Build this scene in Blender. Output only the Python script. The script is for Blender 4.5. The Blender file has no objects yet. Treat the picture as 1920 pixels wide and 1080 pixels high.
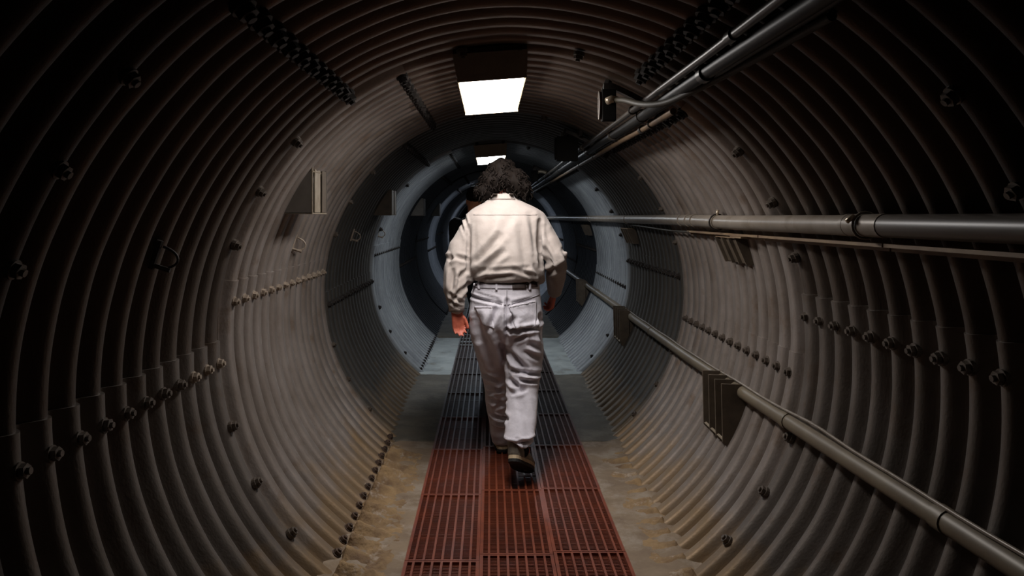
import bpy, bmesh, math, random
from math import sin, cos, pi, radians, sqrt, exp
from mathutils import Vector, Matrix, noise
from mathutils.bvhtree import BVHTree
random.seed(7)
S = bpy.context.scene
COL = S.collection
# ------------------------------------------------------------------ camera
# x right, y along the tunnel, z up; top of the walkway is z = 0
EYE = 1.44; F = 1400.0; VX, VY = 919.0, 407.0
cd = bpy.data.cameras.new('camera'); cam = bpy.data.objects.new('camera', cd); COL.objects.link(cam)
cam.location = (0, 0, EYE); cam.rotation_euler = (pi/2, 0, 0)
cd.sensor_width = 36; cd.lens = F/1920*36
cd.shift_x = (960-VX)/1920; cd.shift_y = -(540-VY)/1920
cd.clip_start = .02; cd.clip_end = 100
S.camera = cam
w = bpy.data.worlds.new('world'); S.world = w; w.use_nodes = True
w.node_tree.nodes['Background'].inputs[0].default_value = (.01, .011, .013, 1)
w.node_tree.nodes['Background'].inputs[1].default_value = .3
S.view_settings.view_transform = 'Standard'; S.view_settings.look = 'None'
S.view_settings.exposure = 0.0; S.view_settings.gamma = 1; S.view_settings.use_curve_mapping = False
# lamp list: y of near end, light colour, strength
LAMPS = [(3.126, (1.0, .955, .92), 37.0), (7.10, (.88, .94, 1.0), 26.0), (11.3, (.72, .86, 1.0), 1.2),
         (13.6, (.74, .85, 1.0), 22.0), (19.7, (.74, .84, 1.0), 32.0)]

# ------------------------------------------------------------------ helpers
def P(px, py, y):
    return Vector(((px-VX)*y/F, y, EYE-(py-VY)*y/F))
def tag(o, label=None, cat=None, group=None, kind=None):
    if label: o['label'] = label
    if cat: o['category'] = cat
    if group: o['group'] = group
    if kind: o['kind'] = kind
    return o
def empty(name, loc=(0, 0, 0), parent=None):
    o = bpy.data.objects.new(name, None); COL.objects.link(o); o.location = loc; o.empty_display_size = .1
    if parent: o.parent = parent
    return o
def link(name, me, mat=None, parent=None, smooth=False):
    if mat is not None and len(me.materials) == 0: me.materials.append(mat)
    o = bpy.data.objects.new(name, me); COL.objects.link(o)
    if parent is not None:
        o.parent = parent
        o.location = -parent.location if parent.type == 'EMPTY' and parent.parent is None else (0, 0, 0)
    if smooth: me.polygons.foreach_set('use_smooth', [True]*len(me.polygons))
    return o
class MB:
    "collects shapes given in world coordinates into one mesh"
    def __init__(s): s.v = []; s.f = []
    def add(s, vs, fs):
        n = len(s.v); s.v += [tuple(v) for v in vs]; s.f += [tuple(i+n for i in f) for f in fs]; return s
    def box(s, c, d, R=None):
        vs = []
        for sx in (-.5, .5):
            for sy in (-.5, .5):
                for sz in (-.5, .5):
                    v = Vector((sx*d[0], sy*d[1], sz*d[2]))
                    if R is not None: v = R @ v
                    vs.append(Vector(c)+v)
        return s.add(vs, [(0, 1, 3, 2), (4, 6, 7, 5), (0, 4, 5, 1), (2, 3, 7, 6), (0, 2, 6, 4), (1, 5, 7, 3)])
    def prism(s, poly, y0, y1):
        "poly of (x,z) extruded along y"
        n = len(poly)
        vs = [(x, y0, z) for x, z in poly]+[(x, y1, z) for x, z in poly]
        fs = [tuple(range(n)), tuple(range(2*n-1, n-1, -1))]+[(i, i+n, (i+1) % n+n, (i+1) % n) for i in range(n)]
        return s.add(vs, fs)
    def tube(s, pts, r, n=10, caps=True):
        pts = [Vector(p) for p in pts]; m = len(pts)
        rs = r if isinstance(r, (list, tuple)) else [r]*m
        up = Vector((0, 0, 1)); rings = []
        d0 = (pts[1]-pts[0]).normalized()
        a = d0.cross(up)
        if a.length < .05: a = d0.cross(Vector((1, 0, 0)))
        a.normalize()
        for i in range(m):
            d = (pts[min(i+1, m-1)]-pts[max(i-1, 0)])
            if d.length < 1e-9: d = d0.copy()
            d.normalize(); a = (a-d*a.dot(d)).normalized(); b = d.cross(a)
            rings.append([pts[i]+(a*cos(2*pi*k/n)+b*sin(2*pi*k/n))*rs[i] for k in range(n)])
        vs = [v for q in rings for v in q]
        fs = [(i*n+k, i*n+(k+1) % n, (i+1)*n+(k+1) % n, (i+1)*n+k) for i in range(m-1) for k in range(n)]
        if caps: fs += [tuple(range(n-1, -1, -1)), tuple((m-1)*n+k for k in range(n))]
        return s.add(vs, fs)
    def loft(s, rings, n=24, caps=True):
        "rings: (centre, rx, ry[, power]) ellipses in the xy plane, or (centre, rx, ry, M) with a matrix"
        m = len(rings); vs = []
        for q in rings:
            c = Vector(q[0]); M = q[3] if len(q) > 3 else None
            for k in range(n):
                a = 2*pi*k/n; v = Vector((q[1]*cos(a), q[2]*sin(a), 0))
                if M is not None: v = M @ v
                vs.append(c+v)
        fs = [(i*n+k, i*n+(k+1) % n, (i+1)*n+(k+1) % n, (i+1)*n+k) for i in range(m-1) for k in range(n)]
        if caps: fs += [tuple(range(n-1, -1, -1)), tuple((m-1)*n+k for k in range(n))]
        return s.add(vs, fs)
    def cap(s, p0, r0, p1, r1, n=14):
        "capsule with two radii"
        p0 = Vector(p0); p1 = Vector(p1); d = (p1-p0)
        if d.length < 1e-6: d = Vector((0, 0, 1e-4))
        u = d.normalized(); pts = []; rs = []
        for k in range(6):
            a = pi/2*(1-k/5.0); pts.append(p0-u*r0*sin(a)); rs.append(max(r0*cos(a), r0*.03))
        for k in range(6):
            a = pi/2*(k/5.0); pts.append(p1+u*r1*sin(a)); rs.append(max(r1*cos(a), r1*.03))
        return s.tube(pts, rs, n)
    def ell(s, c, r, R=None, n=20):
        m = 12; vs = []; c = Vector(c)
        for i in range(1, m):
            a = pi*i/m
            for k in range(n):
                v = Vector((r[0]*sin(a)*cos(2*pi*k/n), r[1]*sin(a)*sin(2*pi*k/n), r[2]*cos(a)))
                if R is not None: v = R @ v
                vs.append(c+v)
        t = Vector((0, 0, r[2])); t = R @ t if R is not None else t
        vs += [c+t, c-t]; L = (m-1)*n
        fs = [(i*n+k, (i+1)*n+k, (i+1)*n+(k+1) % n, i*n+(k+1) % n) for i in range(m-2) for k in range(n)]
        fs += [(L, k, (k+1) % n) for k in range(n)]+[(L+1, (m-2)*n+(k+1) % n, (m-2)*n+k) for k in range(n)]
        return s.add(vs, fs)
    def mesh(s, name):
        me = bpy.data.meshes.new(name); me.from_pydata(s.v, [], s.f); me.update(); return me
    def build(s, name, mat, parent=None, smooth=False, fix=True):
        me = s.mesh(name)
        if fix:
            bm = bmesh.new(); bm.from_mesh(me); bmesh.ops.recalc_face_normals(bm, faces=bm.faces); bm.to_mesh(me); bm.free()
        return link(name, me, mat, parent, smooth)
def auto_smooth(me, ang=40):
    "smooth faces, sharp edges above the angle"
    me.polygons.foreach_set('use_smooth', [True]*len(me.polygons))
    bm = bmesh.new(); bm.from_mesh(me)
    for e in bm.edges:
        if len(e.link_faces) == 2 and e.calc_face_angle(0) > radians(ang): e.smooth = False
    bm.to_mesh(me); bm.free()

def N(nt, typ, **kw):
    n = nt.nodes.new(typ)
    for k, v in kw.items():
        if k in n.inputs: n.inputs[k].default_value = v
        else: setattr(n, k, v)
    return n
def mat(name, c1, c2=None, rough=.6, metal=0.0, scale=8, bump=.0, bscale=60, stretch=(1, 1, 1), c3=None, s3=3, t3=(.5, .62), rough2=None, spec=None, sheen=0, detail=5):
    m = bpy.data.materials.new(name); m.use_nodes = True; nt = m.node_tree
    b = nt.nodes['Principled BSDF']; b.inputs['Roughness'].default_value = rough; b.inputs['Metallic'].default_value = metal
    if spec is not None: b.inputs['Specular IOR Level'].default_value = spec
    if sheen: b.inputs['Sheen Weight'].default_value = sheen
    b.inputs['Base Color'].default_value = (*c1, 1)
    geo = N(nt, 'ShaderNodeNewGeometry'); mp = N(nt, 'ShaderNodeMapping')
    mp.inputs['Scale'].default_value = stretch
    nt.links.new(geo.outputs['Position'], mp.inputs['Vector'])
    if c2 is not None:
        no = N(nt, 'ShaderNodeTexNoise', Scale=scale, Detail=detail, Roughness=.62)
        nt.links.new(mp.outputs[0], no.inputs['Vector'])
        rp = N(nt, 'ShaderNodeValToRGB'); rp.color_ramp.elements[0].position = .35; rp.color_ramp.elements[1].position = .68
        rp.color_ramp.elements[0].color = (*c1, 1); rp.color_ramp.elements[1].color = (*c2, 1)
        nt.links.new(no.outputs['Fac'], rp.inputs['Fac']); out = rp.outputs['Color']
        if c3 is not None:
            n3 = N(nt, 'ShaderNodeTexNoise', Scale=s3, Detail=8, Roughness=.7)
            nt.links.new(geo.outputs['Position'], n3.inputs['Vector'])
            r3 = N(nt, 'ShaderNodeValToRGB'); r3.color_ramp.elements[0].position = t3[0]; r3.color_ramp.elements[1].position = t3[1]
            nt.links.new(n3.outputs['Fac'], r3.inputs['Fac'])
            mx = N(nt, 'ShaderNodeMix', data_type='RGBA'); mx.inputs['B'].default_value = (*c3, 1) if False else mx.inputs['B'].default_value
            mx.inputs[7].default_value = (*c3, 1)
            nt.links.new(r3.outputs['Color'], mx.inputs[0]); nt.links.new(out, mx.inputs[6]); out = mx.outputs[2]
        nt.links.new(out, b.inputs['Base Color'])
        if rough2 is not None:
            mr = N(nt, 'ShaderNodeMapRange'); mr.inputs['To Min'].default_value = rough; mr.inputs['To Max'].default_value = rough2
            nt.links.new(no.outputs['Fac'], mr.inputs['Value']); nt.links.new(mr.outputs[0], b.inputs['Roughness'])
    if bump:
        nb = N(nt, 'ShaderNodeTexNoise', Scale=bscale, Detail=4)
        nt.links.new(mp.outputs[0], nb.inputs['Vector'])
        bp = N(nt, 'ShaderNodeBump', Strength=bump, Distance=.01)
        nt.links.new(nb.outputs['Fac'], bp.inputs['Height']); nt.links.new(bp.outputs[0], b.inputs['Normal'])
    return m
def tunnel_mat(name, c1, c2, rust, metal, rough, low=.0):
    "galvanised corrugated plate; rust and silt stain on the lowest band of the wall"
    m = mat(name, c1, c2, rough=rough, metal=metal, scale=3.2, stretch=(1, 2.2, 1), c3=rust, s3=4.5, t3=(.55, .75), bump=.12, bscale=70, rough2=rough+.18)
    if low:
        nt = m.node_tree; b = nt.nodes['Principled BSDF']
        src = b.inputs['Base Color'].links[0].from_socket
        geo = [n for n in nt.nodes if n.type == 'NEW_GEOMETRY'][0]
        sx = N(nt, 'ShaderNodeSeparateXYZ'); nt.links.new(geo.outputs['Position'], sx.inputs[0])
        no = N(nt, 'ShaderNodeTexNoise', Scale=7, Detail=6); nt.links.new(geo.outputs['Position'], no.inputs['Vector'])
        ma = N(nt, 'ShaderNodeMath', operation='MULTIPLY_ADD'); ma.inputs[1].default_value = .5; nt.links.new(no.outputs['Fac'], ma.inputs[0]); nt.links.new(sx.outputs['Z'], ma.inputs[2])
        mr = N(nt, 'ShaderNodeMapRange'); mr.inputs['From Min'].default_value = .46; mr.inputs['From Max'].default_value = .25
        mr.inputs['To Min'].default_value = 0; mr.inputs['To Max'].default_value = low
        nt.links.new(ma.outputs[0], mr.inputs['Value'])
        mx = N(nt, 'ShaderNodeMix', data_type='RGBA'); mx.inputs[7].default_value = (.26, .17, .085, 1)
        nt.links.new(mr.outputs[0], mx.inputs[0]); nt.links.new(src, mx.inputs[6]); nt.links.new(mx.outputs[2], b.inputs['Base Color'])
    return m

M = {}
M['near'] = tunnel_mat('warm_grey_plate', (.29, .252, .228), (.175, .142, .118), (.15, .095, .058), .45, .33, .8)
M['nearest'] = tunnel_mat('dimmed_near_plate', (.040, .031, .026), (.024, .018, .015), (.024, .016, .012), .45, .40, .3)  # plates around the camera; light falloff painted in as dark colour
M['near_low'] = tunnel_mat('dimmed_lower_plate', (.175, .152, .135), (.11, .09, .075), (.11, .07, .044), .45, .33, .8)  # dimmer copy of the near plate, falloff put into the colour
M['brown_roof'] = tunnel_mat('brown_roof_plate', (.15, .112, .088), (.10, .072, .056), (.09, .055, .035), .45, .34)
M['dim_upper'] = tunnel_mat('dimmed_upper_plate', (.105, .083, .067), (.066, .051, .041), (.066, .042, .029), .45, .35)  # upper near walls, darkened in colour to stand for light falloff
M['dull'] = tunnel_mat('dimmed_roof_plate', (.085, .088, .09), (.055, .058, .062), (.05, .05, .052), .35, .42)  # roof of the lit stretch; its dimness is put into the colour
M['mid'] = tunnel_mat('shaded_plate', (.070, .064, .056), (.045, .041, .036), (.05, .038, .03), .35, .40, .4)  # unlit stretch after the first lamp, shade painted as plate colour
M['pale'] = tunnel_mat('lit_galvanised_plate', (.30, .315, .325), (.19, .20, .215), (.17, .17, .18), .35, .42)  # stretch under the second lamp, its brightness put into the colour
M['gloom'] = tunnel_mat('shaded_far_plate', (.022, .025, .030), (.014, .016, .020), (.016, .017, .02), .3, .42)  # far gaps between lamps, shade painted into the plate colour
M['far'] = tunnel_mat('lit_far_plate', (.26, .27, .29), (.17, .18, .20), (.15, .155, .17), .45, .33)  # lighter plates at the far lamps, their light painted in
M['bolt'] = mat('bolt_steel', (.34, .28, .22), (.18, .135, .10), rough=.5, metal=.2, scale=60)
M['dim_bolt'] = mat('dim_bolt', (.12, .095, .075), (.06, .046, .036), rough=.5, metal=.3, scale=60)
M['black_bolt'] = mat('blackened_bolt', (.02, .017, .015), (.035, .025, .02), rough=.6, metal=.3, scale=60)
M['rust_bolt'] = mat('rusty_bolt', (.10, .06, .04), (.035, .025, .02), rough=.8, metal=.1, scale=60)
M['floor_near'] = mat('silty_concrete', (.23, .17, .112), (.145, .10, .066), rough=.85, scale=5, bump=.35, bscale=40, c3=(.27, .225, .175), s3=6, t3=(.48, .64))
M['floor_mid'] = mat('shaded_concrete', (.11, .095, .072), (.065, .058, .045), rough=.75, scale=5, bump=.3, bscale=40, c3=(.13, .115, .09), s3=4)  # floor of the unlit stretches, shade put into the colour
M['floor_far'] = mat('lit_pale_concrete', (.38, .41, .40), (.24, .265, .265), rough=.55, scale=4, bump=.2, bscale=40, c3=(.18, .175, .15), s3=5, t3=(.55, .7))  # floor below the second lamp, painted lighter for its light
M['rubble'] = mat('rusty_silt', (.29, .19, .092), (.13, .078, .042), rough=.9, scale=9, bump=.8, bscale=55, c3=(.34, .28, .22), s3=11, t3=(.56, .66))
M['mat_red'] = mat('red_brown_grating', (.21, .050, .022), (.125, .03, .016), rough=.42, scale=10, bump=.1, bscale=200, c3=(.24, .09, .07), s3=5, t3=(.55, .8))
M['mat_dark'] = mat('shaded_grating', (.075, .052, .045), (.042, .030, .027), rough=.38, scale=10, bump=.1, bscale=200, c3=(.09, .06, .055), s3=6, t3=(.55, .8))  # panels past the first lamp, shade painted into the colour
M['housing'] = mat('dull_beige_enamel', (.42, .36, .29), (.34, .29, .23), rough=.5, scale=12, metal=.1)
M['rail'] = mat('diffuser_rail', (.45, .36, .22), (.30, .23, .14), rough=.5, scale=12)
M['strut'] = mat('strut_steel', (.055, .045, .038), (.03, .025, .022), rough=.5, metal=.4, scale=20)
M['pipe'] = mat('painted_conduit', (.22, .185, .15), (.165, .138, .11), rough=.38, metal=.15, scale=5, c3=(.15, .12, .09), s3=9)
M['pipe_dark'] = mat('dark_conduit', (.016, .014, .012), (.01, .009, .008), rough=.45, metal=0, spec=.18, scale=7)
M['pipe_thin'] = mat('thin_conduit', (.05, .04, .03), (.03, .024, .019), rough=.38, metal=.3, scale=9)
M['brown'] = mat('brown_conduit', (.12, .07, .032), (.05, .033, .02), rough=.6, metal=.2, scale=7)
M['bar'] = mat('ochre_flat_bar', (.20, .135, .07), (.12, .07, .04), rough=.6, metal=.1, scale=6)
M['low_pipe'] = mat('lower_pipe_paint', (.15, .122, .082), (.105, .082, .058), rough=.45, metal=.1, scale=5)
M['bracket'] = mat('bracket_paint', (.10, .075, .05), (.06, .044, .031), rough=.6, metal=.1, scale=14)
M['bracket_l'] = mat('bracket_grey', (.13, .115, .10), (.10, .088, .075), rough=.5, metal=.1, scale=14)
M['strip'] = mat('bracket_strip', (.24, .20, .15), (.15, .115, .075), rough=.5, metal=.1, scale=20)
M['box'] = mat('black_box', (.010, .009, .008), rough=.9, spec=.1)
M['red'] = mat('red_rim', (.05, .012, .008), rough=.3)
M['brass'] = mat('bare_conduit_elbow', (.55, .45, .34), (.4, .32, .22), rough=.3, metal=.6, scale=30)
M['cable'] = mat('olive_cable', (.042, .035, .023), (.03, .025, .017), rough=.6, spec=.2, scale=30)
M['skin'] = mat('skin', (.50, .13, .075), (.38, .075, .045), rough=.55, scale=40, bump=.15, bscale=120)
M['skin2'] = mat('orange_skin', (.5, .2, .1), (.42, .16, .08), rough=.6, scale=40)  # orange skin tone of the person ahead
M['hair'] = mat('dark_hair', (.0075, .0045, .003), (.004, .0025, .002), rough=.8, scale=30, stretch=(3, 3, .8), spec=.12)
M['black_cloth'] = mat('black_cloth', (.008, .008, .009), (.012, .012, .013), rough=.95, scale=20, spec=.1)
M['blue_cloth'] = mat('blue_black_denim', (.012, .016, .022), (.018, .022, .03), rough=.95, scale=20, spec=.1)
M['leather'] = mat('dark_leather', (.022, .012, .010), (.035, .02, .016), rough=.5, scale=40)
M['metal_pin'] = mat('belt_metal', (.4, .38, .33), rough=.3, metal=.8)
M['shoe'] = mat('shoe_leather', (.09, .075, .06), (.20, .17, .13), rough=.6, scale=18, bump=.3, bscale=90)
M['midsole'] = mat('tan_midsole', (.45, .35, .22), (.3, .22, .14), rough=.7, scale=30)
M['sole'] = mat('black_sole', (.006, .006, .006), rough=.8)
M['eye'] = mat('eye_white', (.6, .58, .55), rough=.2)

def cloth(name, c1, c2, line, ls, la, bump):
    m = mat(name, c1, c2, rough=.85, scale=9, sheen=.15, spec=.2)
    nt = m.node_tree; b = nt.nodes['Principled BSDF']; src = b.inputs['Base Color'].links[0].from_socket
    geo = [n for n in nt.nodes if n.type == 'NEW_GEOMETRY'][0]
    fac = []
    for d in ('X', 'Z'):
        wv = N(nt, 'ShaderNodeTexWave', wave_type='BANDS', bands_direction=d, wave_profile='SIN'); wv.inputs['Scale'].default_value = ls
        nt.links.new(geo.outputs['Position'], wv.inputs['Vector']); fac.append(wv)
    mu = N(nt, 'ShaderNodeMath', operation='MULTIPLY'); nt.links.new(fac[0].outputs['Fac'], mu.inputs[0]); nt.links.new(fac[1].outputs['Fac'], mu.inputs[1])
    m2 = N(nt, 'ShaderNodeMath', operation='MULTIPLY'); m2.inputs[1].default_value = la; nt.links.new(mu.outputs[0], m2.inputs[0])
    mx = N(nt, 'ShaderNodeMix', data_type='RGBA'); mx.inputs[7].default_value = (*line, 1)
    nt.links.new(m2.outputs[0], mx.inputs[0]); nt.links.new(src, mx.inputs[6]); nt.links.new(mx.outputs[2], b.inputs['Base Color'])
    nb = N(nt, 'ShaderNodeTexNoise', Scale=35, Detail=4); nt.links.new(geo.outputs['Position'], nb.inputs['Vector'])
    bp = N(nt, 'ShaderNodeBump', Strength=bump, Distance=.01); nt.links.new(nb.outputs['Fac'], bp.inputs['Height']); nt.links.new(bp.outputs[0], b.inputs['Normal'])
    return m
M['shirt'] = cloth('cream_cotton', (.345, .305, .28), (.31, .27, .245), (.27, .19, .18), 45, .3, .25)
M['jeans'] = cloth('pale_grey_denim', (.56, .535, .585), (.47, .445, .485), (.40, .375, .405), 90, .3, .3)
M['jeans_seam'] = mat('denim_seam', (.38, .355, .385), (.31, .295, .32), rough=.9, scale=30)
def emis(name, c, s):
    m = bpy.data.materials.new(name); m.use_nodes = True; nt = m.node_tree
    b = nt.nodes['Principled BSDF']; b.inputs['Base Color'].default_value = (.8, .85, .9, 1)
    b.inputs['Emission Color'].default_value = (*c, 1); b.inputs['Emission Strength'].default_value = s
    return m

# ------------------------------------------------------------------ tunnel lining
AX, AZ, R = .094, .93, 1.22
PITCH, AMP, PH = .1305, .050, 1.777
def rad(y):                       # inner surface of the corrugated steel
    return R+AMP*(.5*(1-cos(2*pi*(y-PH)/PITCH)))**(1.25+1.5*min(1, max(0, (y-2.6)/.6)))
def tpos(th, y, r):
    a = radians(th); return Vector((AX+r*cos(a), y, AZ+r*sin(a)))
JO = [-2.2, -.25, 1.70, 3.13, 5.03, 7.08, 9.15, 11.2, 13.3, 15.4, 17.5, 19.6, 21.7, 23.8, 26.0]
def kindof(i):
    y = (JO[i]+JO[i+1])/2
    return 'nearest' if y < 1.7 else 'near' if y < 5 else 'mid' if y < 7.08 else 'pale' if y < 9.1 else 'far' if 13.3 < y < 15.4 or y > 19.6 else 'gloom'  # lit and unlit stretches of the tunnel, told apart by plate colour
walls = {}
for nm in ('wall_left', 'wall_right', 'ceiling', 'floor'):
    walls[nm] = tag(empty(nm), kind='structure')
def plate(name, parent, t0, t1, y0, y1, off, material, lip0=False, lip1=False, lipy=False, seed=0):
    far = y0 > 9
    nth = max(3, int(abs(t1-t0)/(3.0 if far else 1.6))); ny = max(8, int((y1-y0)/PITCH*(8 if far else 16)))
    vs = []; fs = []
    for j in range(ny+1):
        y = y0+(y1-y0)*j/ny; r0 = rad(y)+off
        for i in range(nth+1):
            th = t0+(t1-t0)*i/nth
            p = tpos(th, y, r0)
            d = noise.noise(Vector((p.x*1.6+seed, y*.9, p.z*1.6)))*.009+noise.noise(Vector((p.x*6, y*4, p.z*6+seed)))*.0018
            if y0 < 1e9: p = tpos(th, y, r0+d)
            vs.append(p)
    for j in range(ny):
        for i in range(nth):
            a = j*(nth+1)+i; fs.append((a, a+1, a+nth+2, a+nth+1))
    nb = len(fs)
    def lip(idx):
        base = len(vs)
        for k in idx:
            v = vs[k]; c = Vector((AX, v.y, AZ)); d = (v-c).normalized(); vs.append(v.copy()); vs.append(v+d*.016)
        for k in range(len(idx)-1):
            fs.append((base+2*k, base+2*k+1, base+2*k+3, base+2*k+2))
    if lip0: lip([j*(nth+1) for j in range(ny+1)])
    if lip1: lip([j*(nth+1)+nth for j in range(ny+1)])
    if lipy: lip(list(range(nth+1)))
    me = bpy.data.meshes.new(name); me.from_pydata([tuple(v) for v in vs], [], fs); me.update()
    me.polygons.foreach_set('use_smooth', [k < nb for k in range(len(fs))])
    return link(name, me, material, parent)
# bolt mesh, axis +z, base at 0
b = MB(); b.tube([(0, 0, -.012), (0, 0, .003)], .023, 14); b.tube([(0, 0, .003), (0, 0, .018)], .0185, 6); b.tube([(0, 0, .018), (0, 0, .027)], .009, 8)
bolt_me = b.mesh('bolt'); bolt_me.materials.append(M['bolt'])
bolt_blk = bolt_me.copy(); bolt_blk.materials.clear(); bolt_blk.materials.append(M['black_bolt'])
bolt_dim = bolt_me.copy(); bolt_dim.materials.clear(); bolt_dim.materials.append(M['dim_bolt'])
bolt_rst = bolt_me.copy(); bolt_rst.materials.clear(); bolt_rst.materials.append(M['rust_bolt'])
def wall_for(th):
    th %= 360
    return 'ceiling' if 60 <= th <= 118 else 'wall_left' if 118 < th < 260 else 'wall_right'
def bolt(th, y, parent, me=None, sc=1.0, off=0):
    o = bpy.data.objects.new('bolt', me or bolt_me); COL.objects.link(o); o.parent = parent
    rr = rad(y)+off
    d = tpos(th, y, rr)-Vector((AX, y, AZ))
    q = (-d).to_track_quat('Z', 'Y') @ Matrix.Rotation(random.random()*6, 4, 'Z').to_quaternion()
    o.location = tpos(th, y, rr); o.rotation_mode = 'QUATERNION'; o.rotation_quaternion = q; o.scale = (sc,)*3
    return o
def bolt_join(mb, th, y, sc=1.0):
    d = tpos(th, y, rad(y)); q = (Vector((AX, y, AZ))-d).to_track_quat('Z', 'Y').to_matrix()
    n = len(mb.v)
    for v in bolt_me.vertices: mb.v.append(tuple(d+q @ (v.co*sc)))
    for p in bolt_me.polygons: mb.f.append(tuple(i+n for i in p.vertices))
FL = 237.5                                       # lower wall edge, below the floor
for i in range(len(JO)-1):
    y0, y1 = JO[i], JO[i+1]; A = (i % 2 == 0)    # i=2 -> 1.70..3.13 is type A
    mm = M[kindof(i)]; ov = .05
    sL, cL, cR, sR = (184.5, 124.0, 64.0, 4.7) if A else (173.0, 113.0, 52.5, -7.5)
    mL = mU = mC = mm
    if 1 < y0 < 3.1: mL, mU, mC = M['near_low'], M['dim_upper'], M['brown_roof']
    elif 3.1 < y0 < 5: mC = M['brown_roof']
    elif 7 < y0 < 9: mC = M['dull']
    base = .004 if A else -.010                  # sections lap alternately over and under
    ya, yb = (y0, y1) if not A else (y0-ov, y1+ov)
    ly = not A
    lp = 4.3
    WL, WR, CE = walls['wall_left'], walls['wall_right'], walls['ceiling']
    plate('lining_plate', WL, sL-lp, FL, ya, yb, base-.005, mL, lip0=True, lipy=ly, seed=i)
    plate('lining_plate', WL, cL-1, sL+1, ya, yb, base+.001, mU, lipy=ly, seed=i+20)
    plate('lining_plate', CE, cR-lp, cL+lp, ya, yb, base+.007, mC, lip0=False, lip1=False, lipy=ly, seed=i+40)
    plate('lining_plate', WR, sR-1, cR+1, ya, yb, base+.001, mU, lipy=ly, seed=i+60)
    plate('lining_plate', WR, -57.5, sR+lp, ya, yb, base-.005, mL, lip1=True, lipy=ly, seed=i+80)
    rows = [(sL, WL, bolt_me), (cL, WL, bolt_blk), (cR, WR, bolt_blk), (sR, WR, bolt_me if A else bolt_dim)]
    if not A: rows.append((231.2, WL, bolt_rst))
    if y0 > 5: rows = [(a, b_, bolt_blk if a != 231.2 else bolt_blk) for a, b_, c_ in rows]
    if y0 < 1: rows = [] if y0 < -1 else rows
    k0 = int(math.ceil((y0-PH)/PITCH)); k1 = int(math.floor((y1-PH)/PITCH))
    for th, par, me_ in rows:
        if y0 >= 7 or y0 < 1:
            mb = MB()
            for k in range(k0, k1+1):
                if y0 < 7 or y0 > 17 and k % 2: continue
                bolt_join(mb, th, PH+k*PITCH, 1.1)
            if mb.v and y0 < 17:
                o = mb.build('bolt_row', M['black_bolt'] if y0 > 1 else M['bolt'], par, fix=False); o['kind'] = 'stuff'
        else:
            for k in range(k0, k1+1):
                y = PH+k*PITCH
                if y < y0+.02 or y > y1-.02: continue
                bolt(th, y, par, bolt_dim if me_ is bolt_me and (y < 2.75 or th == sR and A) else me_, 1.45 if me_ is bolt_blk and y0 < 3 else 1.15 if me_ is bolt_blk else 1.0, off=-.003 if A else -.015)  # near bolts take the darker copy, light falloff put in colour
    if 0 < i and 1 < y0 < 8:
        ring = [169-.3-7.7, 149.5, 137.4, 197, 209, 221, 77, 100, 40, 28, 16.4, -19.3, -31, -43]
        k = round((y0-PH)/PITCH); yy = PH+k*PITCH+.0
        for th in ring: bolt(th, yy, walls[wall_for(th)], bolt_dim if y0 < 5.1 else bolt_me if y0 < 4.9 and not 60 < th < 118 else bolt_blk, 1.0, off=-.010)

# ------------------------------------------------------------------ floor slabs
FZ = -.034
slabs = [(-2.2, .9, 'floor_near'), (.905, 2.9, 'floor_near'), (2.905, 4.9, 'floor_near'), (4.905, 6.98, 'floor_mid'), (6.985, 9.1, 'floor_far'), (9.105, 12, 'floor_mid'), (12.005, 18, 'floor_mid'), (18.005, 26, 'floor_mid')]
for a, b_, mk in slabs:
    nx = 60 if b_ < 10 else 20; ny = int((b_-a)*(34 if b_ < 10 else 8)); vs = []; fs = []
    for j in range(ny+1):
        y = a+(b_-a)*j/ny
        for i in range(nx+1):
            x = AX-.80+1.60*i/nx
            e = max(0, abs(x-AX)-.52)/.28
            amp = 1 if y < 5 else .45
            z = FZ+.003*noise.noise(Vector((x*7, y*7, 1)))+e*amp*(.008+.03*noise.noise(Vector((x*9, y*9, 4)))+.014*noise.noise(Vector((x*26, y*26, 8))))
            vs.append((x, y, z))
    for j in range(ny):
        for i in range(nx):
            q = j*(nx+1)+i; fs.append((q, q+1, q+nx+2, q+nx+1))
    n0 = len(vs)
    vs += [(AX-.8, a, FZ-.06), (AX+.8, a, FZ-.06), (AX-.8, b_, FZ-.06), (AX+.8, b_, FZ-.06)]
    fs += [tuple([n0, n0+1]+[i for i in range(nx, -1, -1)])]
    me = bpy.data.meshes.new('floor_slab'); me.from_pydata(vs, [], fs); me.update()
    link('floor_slab', me, M[mk], walls['floor'], smooth=True)

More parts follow.
